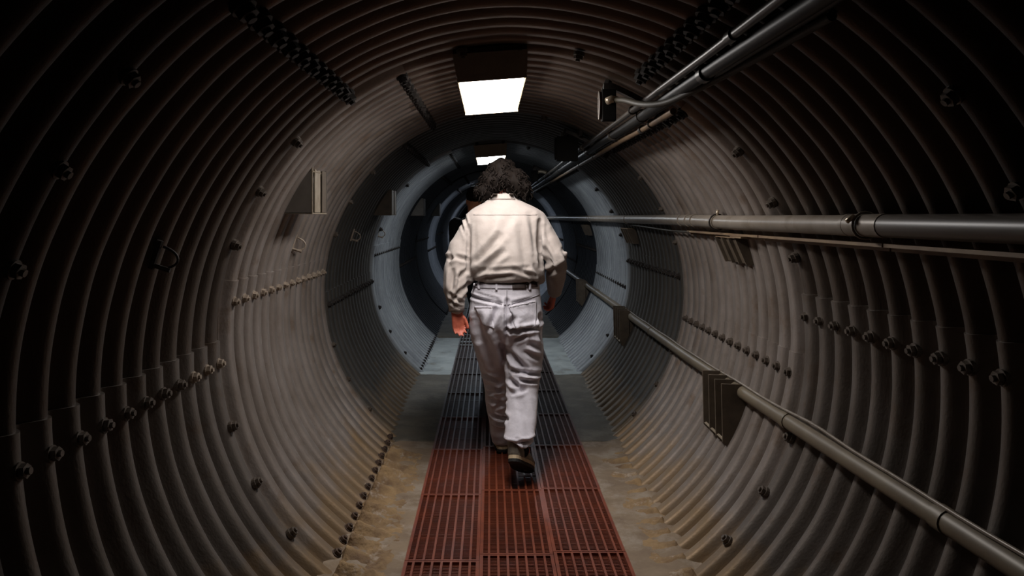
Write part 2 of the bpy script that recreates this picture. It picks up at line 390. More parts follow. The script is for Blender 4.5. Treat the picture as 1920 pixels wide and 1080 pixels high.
# silt and rust heaped along the edges of the floor
def silt(side, x_in, th_out, y0, y1, name, label, hgt, seed):
    ny = int((y1-y0)/.011); nx = 40; vs = []; fs = []
    for j in range(ny+1):
        y = y0+(y1-y0)*j/ny
        fade = min(1, (y-y0)/.25, (y1-y)/.35)
        r_ = rad(y)+.004
        pw = Vector((AX+side*r_*cos(radians(th_out)), y, AZ-r_*sin(radians(th_out))))
        pi_ = Vector((x_in+side*.03*noise.noise(Vector((seed, y*3, 0))), y, FZ-.006))
        for i in range(nx+1):
            t = i/nx                                   # 0 wall, 1 inner edge
            p = pw.lerp(pi_, t)
            n0 = noise.noise(Vector((seed, y*6, 3)))
            # hug the wall first, then lie on the floor
            sag = 0
            z = p.z+sag
            lim = AZ-sqrt(max(.01, (R+.03)**2-(p.x-AX)**2))
            z = max(z, lim-.0, FZ-.004)
            ridge = (.5+.5*cos(2*pi*(y-PH)/PITCH+1.2*n0))**1.3*min(1, t/.10)*max(0, 1-max(0, t-.12)/(.62+.25*n0))**1.1
            n1 = noise.noise(Vector((p.x*12+seed, y*12, 2))); n2 = noise.noise(Vector((p.x*34, y*34, seed))); n3 = abs(noise.noise(Vector((p.x*60, y*60, seed))))
            h = hgt*(ridge*1.25+.22*n1+.22*n2+.15*n3+.12)*min(1, (1-t)*5)*fade
            z = z*fade+(FZ-.02)*(1-fade)+max(h, -.004) if fade < 1 else z+max(h, -.004)
            vs.append((p.x, y, z))
    for j in range(ny):
        for i in range(nx):
            q = j*(nx+1)+i; fs.append((q, q+1, q+nx+2, q+nx+1))
    me = bpy.data.meshes.new(name); me.from_pydata(vs, [], fs); me.update()
    o = link(name, me, M['rubble'], smooth=True); tag(o, label, 'silt', kind='stuff'); return o
silt(-1, -.40, 53, 1.2, 4.95, 'silt_heap', 'lumpy ochre rust and silt heaped along the left edge of the floor', .046, 3)
silt(1, .66, 52, 1.2, 4.9, 'silt_heap', 'thin crust of tan silt along the right edge of the floor', .020, 11)

# ------------------------------------------------------------------ walkway of open grating panels
walk = tag(empty('walkway', (.11, 3, FZ)), 'narrow walkway of red-brown slotted grating panels, three abreast, down the tunnel floor', 'walkway')
PW, PL = .3133, .752
def grating(name, m, hi):
    g = MB(); H = .032
    for k in range(9):
        x = PW*k/8; wd = .014 if k in (0, 8) else .0095
        x = min(max(x, wd/2), PW-wd/2)
        g.box((x, PL/2, -H/2), (wd, PL, H))
    for k in range(4):
        y = min(max(PL*k/3, .005), PL-.005); g.box((PW/2, y, -H/2-(.0008 if k in (0, 3) else .006)), (PW-.002, .009 if k in (0, 3) else .005, H-(.001 if k in (0, 3) else .008)))
    if hi:
        n = 58
        for k in range(1, n): g.box((PW/2, PL*k/n, -.018), (PW-.004, .0036, .010))
    me = g.mesh(name); me.materials.append(m); return me
M['mat_half'] = mat('half_shaded_grating', (.13, .042, .032), (.065, .03, .025), rough=.4, scale=10, bump=.1, bscale=200, c3=(.16, .075, .065), s3=5, t3=(.55, .8))  # row where the first lamp's light ends, half the shade painted in
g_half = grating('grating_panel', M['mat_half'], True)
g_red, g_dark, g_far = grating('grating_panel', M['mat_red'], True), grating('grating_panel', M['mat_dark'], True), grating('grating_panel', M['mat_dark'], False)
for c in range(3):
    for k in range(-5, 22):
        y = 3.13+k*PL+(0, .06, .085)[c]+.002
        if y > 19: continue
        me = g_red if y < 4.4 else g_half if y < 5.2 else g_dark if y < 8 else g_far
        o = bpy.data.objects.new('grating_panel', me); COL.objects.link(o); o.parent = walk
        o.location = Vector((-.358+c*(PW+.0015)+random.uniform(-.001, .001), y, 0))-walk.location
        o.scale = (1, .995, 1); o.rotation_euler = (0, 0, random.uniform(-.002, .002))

# ------------------------------------------------------------------ ceiling lights
def lamp(y, col, st, label):
    t = tag(empty('ceiling_light', (.007, y+.505, 2.037)), label, 'light', 'ceiling lights down the tunnel')
    L = 1.01; roll = Matrix.Rotation(radians(-4.2), 3, 'Y')
    def add(name, mb, m):
        me = mb.mesh(name)
        for v in me.vertices: v.co = roll @ v.co
        bm = bmesh.new(); bm.from_mesh(me); bmesh.ops.recalc_face_normals(bm, faces=bm.faces); bm.to_mesh(me); bm.free()
        me.materials.append(m); o = bpy.data.objects.new(name, me); COL.objects.link(o); o.parent = t; return o
    h = MB()
    w0, w1 = .148, .158
    h.add([(-w0, -L/2, 0), (w0, -L/2, 0), (w0, L/2, 0), (-w0, L/2, 0), (-w1, -L/2, .096), (w1, -L/2, .096), (w1, L/2, .096), (-w1, L/2, .096)],
          [(0, 1, 5, 4), (1, 2, 6, 5), (2, 3, 7, 6), (3, 0, 4, 7), (4, 5, 6, 7), (0, 3, 2, 1)])
    add('housing', h, M['housing'])
    # rounded rectangular diffuser
    wx, wy, rr = .134, L/2-.012, .02; pts = []
    for cx, cy, a0 in ((wx-rr, wy-rr, 0), (-wx+rr, wy-rr, 90), (-wx+rr, -wy+rr, 180), (wx-rr, -wy+rr, 270)):
        for k in range(5):
            a = radians(a0+k*22.5); pts.append((cx+rr*cos(a), cy+rr*sin(a)))
    d = MB(); n = len(pts); d.add([(x, y_, -.021) for x, y_ in pts]+[(x, y_, .001) for x, y_ in pts], [tuple(range(n))]+[(i, i+n, (i+1) % n+n, (i+1) % n) for i in range(n)])
    add('diffuser', d, emis('lit_diffuser', col, st))
    for sx in (-1, 1):
        q = MB(); q.box((sx*.1425, 0, -.005), (.007, L-.016, .012)); add('side_rail', q, M['rail'])
    for sy in (-1, 1):
        q = MB(); q.box((0, sy*(L/2-.004), -.011), (.292, .008, .024)); add('end_rail', q, M['housing'])
    for sy in (-1, 1):
        q = MB(); q.box((0, sy*(L/2-.012), .108), (.31, .024, .02))
        o = add('mounting_bar', q, M['strut'])
        for sx in (-1, 1):
            q = MB(); q.tube([(sx*.125, sy*(L/2-.012)-.03, .108), (sx*.125, sy*(L/2-.012)+.015, .108)], .017, 6)
            q.tube([(sx*.125, sy*(L/2-.012), .10), (sx*.125, sy*(L/2-.012), .135)], .008, 8); add('mounting_bolt', q, M['black_bolt'])
    return t
for (y, c, s), lb in zip(LAMPS, ('nearest and largest ceiling light, beige box with a glowing white diffuser',
                                 'second ceiling light, its glowing diffuser just above the dark-haired head',
                                 'third ceiling light, beyond the dark-haired head',
                                 'fourth ceiling light far down the tunnel, hidden behind the head',
                                 'farthest ceiling light at the end of the tunnel')):
    lamp(y, c, s, lb)

# ------------------------------------------------------------------ pipes under the ceiling on the right
def run(name, pts, r, m, label, cat, group=None, n=14):
    o = MB().tube(pts, r, n).build(name, m, None, True); auto_smooth(o.data, 50)
    t = empty(name, pts[0]); o.name = 'tube'; o.parent = t; o.location = -Vector(pts[0])
    t.name = name; return tag(t, label, cat, group)
def line(x, z, y0, y1, st=.6, wob=.0, seed=0):
    k = max(2, int((y1-y0)/st)); return [Vector((x+wob*noise.noise(Vector((seed, y0+(y1-y0)*i/k, 0))), y0+(y1-y0)*i/k, EYE+z+wob*noise.noise(Vector((y0+(y1-y0)*i/k, seed, 5))))) for i in range(k+1)]
def collar(t, x, z, y, r, ln, m, name='coupling'):
    o = MB().tube([(x, y, EYE+z), (x, y+ln, EYE+z)], r, 16).build(name, m, t, True); auto_smooth(o.data, 50); return o
p1 = run('conduit', line(.648, .486, -2, 24, wob=.006, seed=1), .0135, M['pipe_thin'], 'thin shiny conduit, uppermost of the bundle running below the ceiling on the right', 'pipe', 'conduits in the ceiling bundle')
p2 = run('conduit', line(.692, .461, -2, 24, wob=.006, seed=2), .023, M['pipe_dark'], 'thick dark conduit in the middle of the right ceiling bundle', 'pipe', 'conduits in the ceiling bundle')
p3 = run('conduit', line(.736, .425, 3.0, 24, wob=.006, seed=3), .014, M['brown'], 'brown conduit, lowest of the bundle below the ceiling on the right', 'pipe', 'conduits in the ceiling bundle')
p4 = run('conduit', line(.744, .480, -2, 24, wob=.004, seed=4), .020, M['pipe_dark'], 'dark conduit tight against the wall behind the ceiling bundle', 'pipe', 'conduits in the ceiling bundle')
for t, x, z, r, ys in ((p1, .648, .486, .018, (1.98, 5.2, 8.6)), (p2, .692, .461, .028, (2.38, 4.2, 7.4)), (p3, .736, .425, .0185, (3.6, 6.1))):
    for y in ys: collar(t, x, z, y, r, .045, M['pipe_thin'])

# cross struts that carry the bundle, with clamps
def strut(y, label):
    t = tag(empty('strut', (.60, y, EYE+.56)), label, 'strut', 'struts across the ceiling bundle')
    mb = MB(); a0, a1 = 68.5, 52.5; k = 10; pts = []
    for i in range(k+1):
        a = radians(a0+(a1-a0)*i/k); pts.append(Vector((AX+1.196*cos(a), y, AZ+1.196*sin(a))))
    for i in range(k):
        p, q = pts[i], pts[i+1]; d = (q-p); ang = math.atan2(d.z, d.x)
        mb.box((p+q)/2, (d.length*1.03, .042, .024), Matrix.Rotation(-ang, 3, 'Y'))
    mb.build('channel', M['strut'], t)
    for i in (0, k):
        m2 = MB(); c = Vector((AX, y, AZ)); u = (c-pts[i]).normalized(); m2.tube([pts[i]-u*.02, pts[i]+u*.03], .018, 6); m2.build('bolt', M['black_bolt'], t)
    for x, z, r in ((.648, .486, .018), (.692, .461, .028), (.736, .425, .019)):
        m2 = MB(); pp = []
        for j in range(13):
            a = 2*pi*j/12; pp.append((x+r*cos(a), y, EYE+z+r*sin(a)))
        m2.tube(pp, .004, 6, caps=False); c = Vector((AX, y, AZ)); dv = (Vector((x, y, EYE+z))-c).normalized()
        m2.tube([Vector((x, y, EYE+z))+dv*r, c+dv*1.19], .006, 6); m2.build('clamp', M['strut'], t)
    return t
for y, lb in ((3.40, 'dark steel strut above the small black box, holding the conduits to the ceiling'), (5.25, 'dark strut beside the second, larger box on the right of the ceiling'),
              (9.0, 'far strut by the pale elbow on the right of the ceiling'), (1.35, 'nearest strut above the conduits, at the dark upper right')):
    strut(y, lb)

def wallbox(y, x0, x1, z0, z1, dep, label, red=True, elbow=True):
    t = tag(empty('junction_box', ((x0+x1)/2, y, EYE+z0)), label, 'box', 'junction boxes on the ceiling bundle')
    c = Vector(((x0+x1)/2, y+dep/2, EYE+(z0+z1)/2)); d = (x1-x0, dep, z1-z0)
    o = MB().box(c, d).build('body', M['box'], t)
    m = o.modifiers.new('b', 'BEVEL'); m.width = .004; m.segments = 2
    MB().box((c.x-.004, y+dep*.5, EYE+z1+.014), (d[0]*.6, dep*.5, .028)).build('mount', M['strut'], t)
    # oval rim of the lens on the left cheek
    pp = []
    for j in range(21):
        a = 2*pi*j/20; pp.append((x0-.010, y+dep/2+dep*.42*cos(a), c.z+(z1-z0)*.44*sin(a)))
    MB().tube(pp, .0035, 8, caps=False).build('lens_rim', M['dim_bolt'] if red else M['box'], t, True)
    pl = [(x0-.009, q[1], q[2]) for q in pp[:-1]]
    q = MB(); n = len(pl); q.add(pl+[(x0+.001, v[1], v[2]) for v in pl], [tuple(range(n))]+[(i, i+n, (i+1) % n+n, (i+1) % n) for i in range(n)])
    q.build('lens', M['red'] if red else M['box'], t)
    return t
wallbox(3.33, .500, .563, .430, .572, .045, 'small black box with a red oval lens hanging beside the bundle under the first strut')
wallbox(5.30, .475, .625, .40, .575, .08, 'larger black junction box left of the conduits, second along the ceiling', red=False)
wallbox(8.95, .510, .572, .43, .56, .07, 'small far box with a pale elbow, right of the head', red=False)
def flex(pts, r, m, name, label, cat):
    # catmull-rom through the points
    q = [pts[0]]+list(pts)+[pts[-1]]; out = []
    for i in range(1, len(q)-2):
        for k in range(6):
            t = k/6; a, b_, c, d = q[i-1], q[i], q[i+1], q[i+2]
            out.append(.5*((2*b_)+(c-a)*t+(2*a-5*b_+4*c-d)*t*t+(-a+3*b_-3*c+d)*t**3))
    out.append(q[-2]); o = MB().tube(out, r, 10).build(name, m, None, True); auto_smooth(o.data, 60)
    return tag(o, label, cat)
t = flex([P(1152, 188, 3.33), P(1172, 188, 3.20), P(1208, 196, 2.96), P(1250, 192, 2.80), P(1300, 170, 2.62), P(1365, 138, 2.42), P(1450, 92, 2.12), P(1560, 30, 1.76)], .0125, M['cable'], 'flexible_conduit', 'olive flexible conduit curving out of the small black box and up over the bundle', 'cable')
o = MB().tube([P(1138, 190, 3.31), P(1147, 186, 3.318), P(1157, 187, 3.33)], [.0165, .017, .015], 12).build('elbow', M['brass'], t, True); o.location = (0, 0, 0)
o['label'] = 'bare shiny elbow at the box end'
t = flex([Vector((.57, 9.0, EYE+.545)), Vector((.62, 8.98, EYE+.55)), Vector((.68, 8.95, EYE+.53))], .022, M['brass'], 'pipe_elbow', 'pale elbow stub on the far right box near the head', 'pipe')

# ------------------------------------------------------------------ big conduit along the right wall
UX, UZ = 1.161, -.026
t = run('wall_conduit', line(UX, UZ, 2.30, 3.5, wob=.004)+[Vector((UX+.003, 4.1, EYE+UZ+.004))]+[v+Vector((0, 0, .008)) for v in line(UX, UZ, 4.9, 25)], .034, M['pipe'],
        'thick pale conduit running at eye level along the right wall', 'pipe', n=20)
M['pipe_near'] = mat('dimmed_conduit', (.085, .072, .060), (.06, .05, .042), rough=.4, scale=5)  # same conduit near the camera, light falloff put into its colour
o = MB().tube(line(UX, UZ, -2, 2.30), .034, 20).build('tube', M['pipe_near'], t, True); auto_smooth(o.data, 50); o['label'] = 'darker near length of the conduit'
for y, ln, r in ((2.19, .02, .0365), (2.40, .02, .0365), (2.21, .19, .0355), (3.80, .012, .037), (4.22, .03, .037), (4.34, .03, .037), (4.5, .02, .0365), (6.3, .05, .038), (8.6, .05, .038)):
    collar(t, UX, UZ+(.006 if y > 4 else 0), y, r, ln, M['pipe'])
for y, lb in ((2.31, 'bright screw clamp on the eye-level conduit at the near right'), (3.82, 'wire clamp on the eye-level conduit above the layered bracket')):
    c = tag(empty('pipe_clamp', (UX, y, EYE+UZ)), lb, 'clamp', 'clamps on the eye-level conduit')
    pp = [(UX+.041*cos(2*pi*j/16), y, EYE+UZ+.041*sin(2*pi*j/16)) for j in range(17)]
    MB().tube(pp, .0045, 6, caps=False).build('band', M['strut'] if y > 3 else M['pipe'], c, True)
    MB().tube([(UX-.035, y, EYE+UZ+.03), (UX-.058, y, EYE+UZ+.012)] if y < 3 else [(UX, y, EYE+UZ+.036), (UX+.004, y, EYE+UZ+.062)], .008, 8).build('screw', M['brass'], c, True)
# flat bar under it
t = tag(empty('support_bar', (1.215, 1, EYE-.085)), 'thin ochre flat bar just below the eye-level conduit on the right wall', 'bar')
for a, b_ in ((-2, .35), (.36, 2.25), (2.26, 3.3), (3.31, 4.5)):
    mb = MB(); mb.box((1.20, (a+b_)/2, EYE-.086), (.030, b_-a, .011)); mb.box((1.212, (a+b_)/2, EYE-.094), (.006, b_-a, .02)); mb.build('bar', M['bar'], t)
MB().box((1.19, 3.55, EYE-.096), (.05, .16, .008)).build('lug', M['bar'], t)
flex([Vector((1.19, 4.45, EYE-.088)), Vector((1.20, 5.0, EYE-.09)), Vector((1.185, 6.0, EYE-.07)), Vector((1.175, 7.4, EYE-.045)), Vector((1.19, 8.4, EYE-.055)), Vector((1.185, 12, EYE-.055))], .0065, M['cable'], 'slack_wire', 'slack thin wire hanging below the far half of the eye-level conduit', 'wire')

# lower pipe on the right wall with loose cable on it
lp = []
for y in (-2, 0, .8, 1.4, 1.75, 2.2, 2.6, 3.0, 3.5, 4.0, 4.6, 6, 8, 10, 13, 17, 21, 25):
    f = min(1, max(0, (y-1.4)/3.0)); lp.append(Vector((1.236-.018*f, y, EYE-.812-.047*f)))
t = run('lower_pipe', lp, .033, M['low_pipe'], 'round tan pipe slanting down the lower right wall to the lower right corner', 'pipe', n=18)
for y in (2.0, 3.05, 5.6, 8.5):
    f = min(1, max(0, (y-1.4)/3.0)); collar(t, 1.236-.018*f, -.812-.047*f, y, .037, .05, M['low_pipe'])
cb = []
for i in range(60):
    y = .3+i*.11; f = min(1, max(0, (y-1.4)/3.0)); bmp = exp(-((y-2.75)/.22)**2)
    cb.append(Vector((1.236-.018*f-.008-.012*bmp, y, EYE-.812-.047*f+.040+.020*bmp+.002*sin(y*9))))
o = MB().tube(cb, .006, 8).build('loose_cable', M['pipe'], None, True); tag(o, 'thin pale cable lying loose along the top of the lower right pipe', 'cable')

# ------------------------------------------------------------------ brackets
def left_bracket(y, label):
    SM = M['strip'] if y < 5 else M['bracket']; BM = M['bracket_l'] if y < 5 or y > 9 else M['bracket']
    t = tag(empty('wall_bracket', (-.86, y, EYE+.018)), label, 'bracket', 'triangular brackets on the left wall')
    zb, zt, xi = EYE+.018, EYE+.241, -.857; L = .33
    def wx(z, r=R+.012): return AX-sqrt(r*r-(z-AZ)**2)
    def poly(x):
        zs = [zb+(zt-zb)*k/5 for k in range(6)]
        return [(x, zb)]+[(wx(z), z) for z in zs]+[(x, zt-.002)]
    MB().prism(poly(xi), y, y+.006).build('side_plate', BM, t)
    MB().prism(poly(xi), y+L-.006, y+L).build('side_plate', BM, t)
    MB().box(((xi+wx(zb))/2, y+L/2, zb), (xi-wx(zb), L, .006)).build('bottom_plate', SM, t)
    MB().box((xi-.010, y+L*.46, (zb+zt)/2), (.005, L*.36, zt-zb-.01)).build('face_strip', SM, t)
    MB().box((xi-.004, y+L*.83, (zb+zt)/2), (.004, L*.28, zt-zb-.01)).build('face_strip', M['bracket'], t)
    MB().box((xi, y+.004, (zb+zt)/2), (.006, .009, zt-zb)).build('edge', SM, t)
    MB().box((xi-.02, y+L/2, zt-.012), (.03, L, .005), Matrix.Rotation(radians(30), 3, 'Y')).build('top_plate', SM, t)
for y, lb in ((3.593, 'nearest triangular steel bracket on the left wall, open face towards the walkway'), (6.49, 'second triangular bracket along the left wall, dark'),
              (9.55, 'third triangular bracket along the left wall, small and bluish'), (12.6, 'fourth triangular bracket on the left wall, beside the shoulder')):
    left_bracket(y, lb)
def right_bracket(y, label, lower, n=4, L=.33):
    t = tag(empty('wall_bracket', (1.2, y, EYE-(.805 if lower else .1))), label, 'bracket', 'lower right brackets' if lower else 'upper right brackets')
    if lower: poly = [(1.116, EYE-.805), (1.222, EYE-.808), (1.250, EYE-.959), (1.160, EYE-1.125), (1.122, EYE-1.088)]
    else: poly = [(1.180, EYE-.103), (1.270, EYE-.103), (1.310, EYE-.231), (1.237, EYE-.233)]
    for k in range(n):
        yy = y+(L-.012)*k/(n-1)
        MB().prism(poly, yy, yy+(.012 if k else .010)).build('gusset_plate', M['bracket'], t)
    if lower:
        MB().box((1.13, y+L/2, EYE-1.078), (.012, L, .006), Matrix.Rotation(radians(-20), 3, 'Y')).build('bottom_strip', M['strip'], t)
        MB().box((1.205, y+L/2, EYE-.93), (.006, L, .20)).build('web', M['bracket'], t)
    else:
        MB().box((1.228, y+L/2, EYE-.101), (.085, L, .005)).build('top_plate', M['bar'], t)
        MB().prism([(1.200, EYE-.105), (1.206, EYE-.105), (1.258, EYE-.228), (1.252, EYE-.228)], y+.01, y+L-.01).build('web', M['bracket'], t)
for y, a, b_ in ((3.60, 'layered rusty bracket below the eye-level conduit, nearest on the right', 'largest layered brown bracket under the lower right pipe, nearest'),
                 (6.45, 'black bracket below the eye-level conduit, second on the right', 'black bracket under the lower right pipe, second along'),
                 (9.4, 'third bracket below the eye-level conduit, tiny and far', 'third bracket under the lower right pipe, far and small')):
    right_bracket(y, a, False); right_bracket(y, b_, True)

# D rings on the left wall
for y, th, lb in ((2.39, 161.6, 'dark ring on a small base, nearest on the left wall'), (4.08, 162.5, 'small pale ring on the left wall below the nearest bracket'),
                  (5.82, 162.5, 'faint ring in the dark stretch of the left wall'), (7.2, 163, 'farthest ring on the left wall, at the pale stretch')):
    c = tpos(th, y, R-.002); t = tag(empty('ring_bolt', c), lb, 'ring', 'ring bolts on the left wall')
    u = (Vector((AX, y, AZ))-c).normalized(); v = Vector((-u.z, 0, u.x))
    v = v if v.z > 0 else -v
    m_ = M['black_bolt'] if y < 3 else M['bolt']
    MB().tube([c-v*.045-u*.01, c+v*.05-u*.01], .011, 8).build('base', m_, t)
    pp = []
    for j in range(15):
        a = -pi/2+pi*j/14; pp.append(c+u*(.004+.052*cos(a))+v*(.034*sin(a))+Vector((0, .02*cos(a), 0)))
    MB().tube(pp, .0045, 6).build('ring', m_, t, True)
    MB().tube([c-v*.032-u*.01, c-v*.032+u*.05], .008, 6).build('stud', m_, t)


# far end of the tunnel
tag(MB().tube([(AX, 25.9, AZ), (AX, 26.0, AZ)], 1.4, 40).build('wall_far', M['blue_cloth']), kind='structure')

# ------------------------------------------------------------------ people
def remesh(mb, name, vox, mat_, parent, smooth=2, creases=(), seed=0, nz=0.0, nzs=20, cut=None, post=None):
    "closed shells fused into one surface, smoothed, then wrinkled along given fold lines"
    me = mb.mesh(name); bm = bmesh.new(); bm.from_mesh(me); bmesh.ops.recalc_face_normals(bm, faces=bm.faces); bm.to_mesh(me); bm.free()
    tmp = bpy.data.objects.new(name, me); COL.objects.link(tmp)
    r = tmp.modifiers.new('r', 'REMESH'); r.mode = 'VOXEL'; r.voxel_size = vox; r.use_smooth_shade = True
    if smooth:
        sm = tmp.modifiers.new('s', 'SMOOTH'); sm.iterations = smooth; sm.factor = .5
    dg = bpy.context.evaluated_depsgraph_get(); dg.update()
    out = bpy.data.meshes.new_from_object(tmp.evaluated_get(dg)); out.name = name
    bpy.data.objects.remove(tmp)
    if creases or nz or post:
        nrm = [v.normal.copy() for v in out.vertices]
        for v, n in zip(out.vertices, nrm):
            d = 0.0
            if creases and n.y < .35:
                wgt = min(1, (.35-n.y)/.5)
                for (x0, z0, x1, z1, wd, am) in creases:
                    dx, dz = x1-x0, z1-z0; L2 = dx*dx+dz*dz
                    t = ((v.co.x-x0)*dx+(v.co.z-z0)*dz)/L2; tc = min(1, max(0, t))
                    ex, ez = v.co.x-x0-tc*dx, v.co.z-z0-tc*dz; q = sqrt(ex*ex+ez*ez)/wd
                    if q < 3.2:
                        # groove with a soft ridge on either side
                        d -= am*(exp(-q*q)-.55*exp(-(q-1.6)**2*1.6))*wgt*(sin(pi*min(1, max(0, (t+.1)/1.2)))**.5 if -.1 < t < 1.1 else 0)
            if nz:
                p = v.co
                d += nz*(abs(noise.noise(Vector((p.x*nzs, p.y*nzs, p.z*nzs*.6+seed))))-.2)+nz*.6*noise.noise(Vector((p.x*nzs*2.3+seed, p.y*nzs*2.3, p.z*nzs*1.4)))
            if post: d += post(v.co, n)
            v.co = v.co+n*d
    if cut:
        bm = bmesh.new(); bm.from_mesh(out)
        bmesh.ops.delete(bm, geom=[f for f in bm.faces if cut(f.calc_center_median())], context='FACES'); bm.to_mesh(out); bm.free()
    out.materials.clear()
    return link(name, out, mat_, parent, True)
def cr(lst, y, gain=1.3):
    "fold lines measured in the photograph, laid on the figure at distance y"
    o = []
    for px0, py0, px1, py1, wp, am in lst:
        a = P(px0, py0, y); b_ = P(px1, py1, y); o.append((a.x, a.z, b_.x, b_.z, wp*y/F, am*gain))
    return o
def patch(name, obj, corners, y, off, mat_, parent, n=(16, 12), thick=.0, sub=None):
    "small cloth piece laid over the surface behind it; corners: four (px,py) read on the figure"
    dg = bpy.context.evaluated_depsgraph_get(); bvh = BVHTree.FromPolygons([v.co[:] for v in obj.data.vertices], [p.vertices[:] for p in obj.data.polygons])
    c = [P(a, b_, y) for a, b_ in corners]; vs = []; fs = []; nu, nv = n
    for lay in (off, off*.1):
        for j in range(nv+1):
            for i in range(nu+1):
                u, v = i/nu, j/nv
                q = c[0].lerp(c[1], u).lerp(c[3].lerp(c[2], u), v)
                hit = bvh.ray_cast(Vector((q.x, y-.6, q.z)), Vector((0, 1, 0)))
                if hit[0] is None: hit = (Vector((q.x, y, q.z)), Vector((0, -1, 0)))
                nn = hit[1]; nn = nn if nn.y < 0 else -nn
                vs.append(hit[0]+nn*lay)
    K = (nu+1)*(nv+1)
    for j in range(nv):
        for i in range(nu):
            a = j*(nu+1)+i; fs.append((a, a+1, a+nu+2, a+nu+1)); fs.append((a+K, a+nu+1+K, a+nu+2+K, a+1+K))
    bd = [i for i in range(nu+1)]+[j*(nu+1)+nu for j in range(1, nv+1)]+[nv*(nu+1)+i for i in range(nu-1, -1, -1)]+[j*(nu+1) for j in range(nv-1, 0, -1)]
    for k in range(len(bd)):
        a, b_ = bd[k], bd[(k+1) % len(bd)]; fs.append((a, b_, b_+K, a+K))
    mb = MB(); mb.add(vs, fs); return mb.build(name, mat_, parent, True)

def hand(mb, wrist, down, palm_n, thumb_dir, sc=1.0, curl=.35):
    "adds palm, four fingers and a thumb; down = towards the fingertips, palm_n = out of the palm"
    dn = Vector(down).normalized(); pn = Vector(palm_n); pn = (pn-dn*pn.dot(dn)).normalized(); td = Vector(thumb_dir); td = (td-dn*td.dot(dn)-pn*td.dot(pn)).normalized()
    wv = Vector(wrist)
    L = .095*sc
    for k in range(5):
        o = (k-2)/2*.030*sc
        mb.cap(wv+td*o*.7-dn*.01, .017*sc, wv+dn*L+td*o, .0125*sc)
    ln = [.062, .074, .080, .074][::1]
    for k, (fl, off) in enumerate(zip((.058, .070, .077, .070), (-.033, -.011, .011, .033))):
        b0 = wv+dn*(L-.006+(.004 if k in (1, 2) else -.002))+td*off*sc
        c1 = curl*(1+.12*k); d0 = dn
        for s_, fr, rr in ((0, .45, .0095), (1, .32, .0088), (2, .23, .0078)):
            ang = c1*(s_+.6); d = (dn*cos(ang)+pn*sin(ang)).normalized(); e = b0+d*fl*fr*sc
            mb.cap(b0, rr*sc, e, (rr-.0009)*sc, 10); b0 = e
    b0 = wv+dn*.025*sc+td*.026*sc
    for ang, fl, rr in ((.55, .042, .0135), (.25, .032, .0115), (.0, .026, .0100)):
        d = (dn*cos(ang)+td*sin(ang)+pn*.28).normalized(); e = b0+d*fl*sc; mb.cap(b0, rr*sc, e, (rr-.001)*sc, 10); b0 = e

def shoe(parent, heel, toe, roll, label=None, wide=1.0, dark=False):
    "heel, toe: ground-side points of the sole ends"
    heel = Vector(heel); toe = Vector(toe); ax = (toe-heel); L = ax.length; ax.normalize()
    sd = Vector((1, 0, 0)); sd = (sd-ax*sd.dot(ax)).normalized(); up = sd.cross(ax)
    Rm = Matrix((sd, ax, up)).transposed(); Rm = Rm @ Matrix.Rotation(radians(roll), 3, 'Y')
    def outline(sc, ya=0, yb=1, n=28, wide=wide):
        pts = []
        for k in range(n):
            a = 2*pi*k/n; yy = .5-.5*cos(a)
            hw = (.034+.016*sin(pi*min(1, max(0, (yy-.25)/.75))**.9)+.0*yy)*(max(.0, 1-((2*yy-1)**2)**2.2))**.35
            pts.append((math.copysign(hw*wide*sc, sin(a)) if abs(sin(a)) > 1e-6 else 0, (yy-.5)*L*(.96+.04*sc)+L*.5))
        return pts
    def lay(name, z0, z1, s0, s1, m):
        p0, p1 = outline(s0), outline(s1); n = len(p0)
        vs = [heel+Rm @ Vector((x, y_, z0)) for x, y_ in p0]+[heel+Rm @ Vector((x, y_, z1)) for x, y_ in p1]
        return MB().add(vs, [tuple(range(n)), tuple(range(2*n-1, n-1, -1))]+[(i, i+n, (i+1) % n+n, (i+1) % n) for i in range(n)]).build(name, m, parent)
    lay('sole', 0, .016, .96, 1.0, M['sole']); lay('midsole', .016, .034, 1.02, 1.0, M['sole'] if dark else M['midsole'])
    mb = MB(); T = lambda x, y_, z: heel+Rm @ Vector((x, y_, z))
    mb.cap(T(0, .045, .065), .036*wide, T(0, .10, .068), .040*wide); mb.cap(T(0, .045, .055), .036*wide, T(0, .04, .11), .037*wide)
    mb.cap(T(0, .06, .11), .040*wide, T(0, .085, .115), .040*wide); mb.cap(T(0, .10, .068), .040*wide, T(.003, L-.075, .045), .040*wide)
    mb.ell(T(.002, L-.06, .045), (.044*wide, .05, .026), Rm); mb.ell(T(0, .05, .045), (.037*wide, .045, .03), Rm)
    o = remesh(mb, 'upper', .006, M['shoe'], parent, 3)
    for k in range(4):
        q = MB(); yy = .125+.024*k; q.tube([T(-.022, yy, .112-.012*k), T(0, yy-.004, .121-.0125*k), T(.022, yy, .112-.012*k)], .0028, 6); q.build('lace', M['midsole'], parent)
    return o

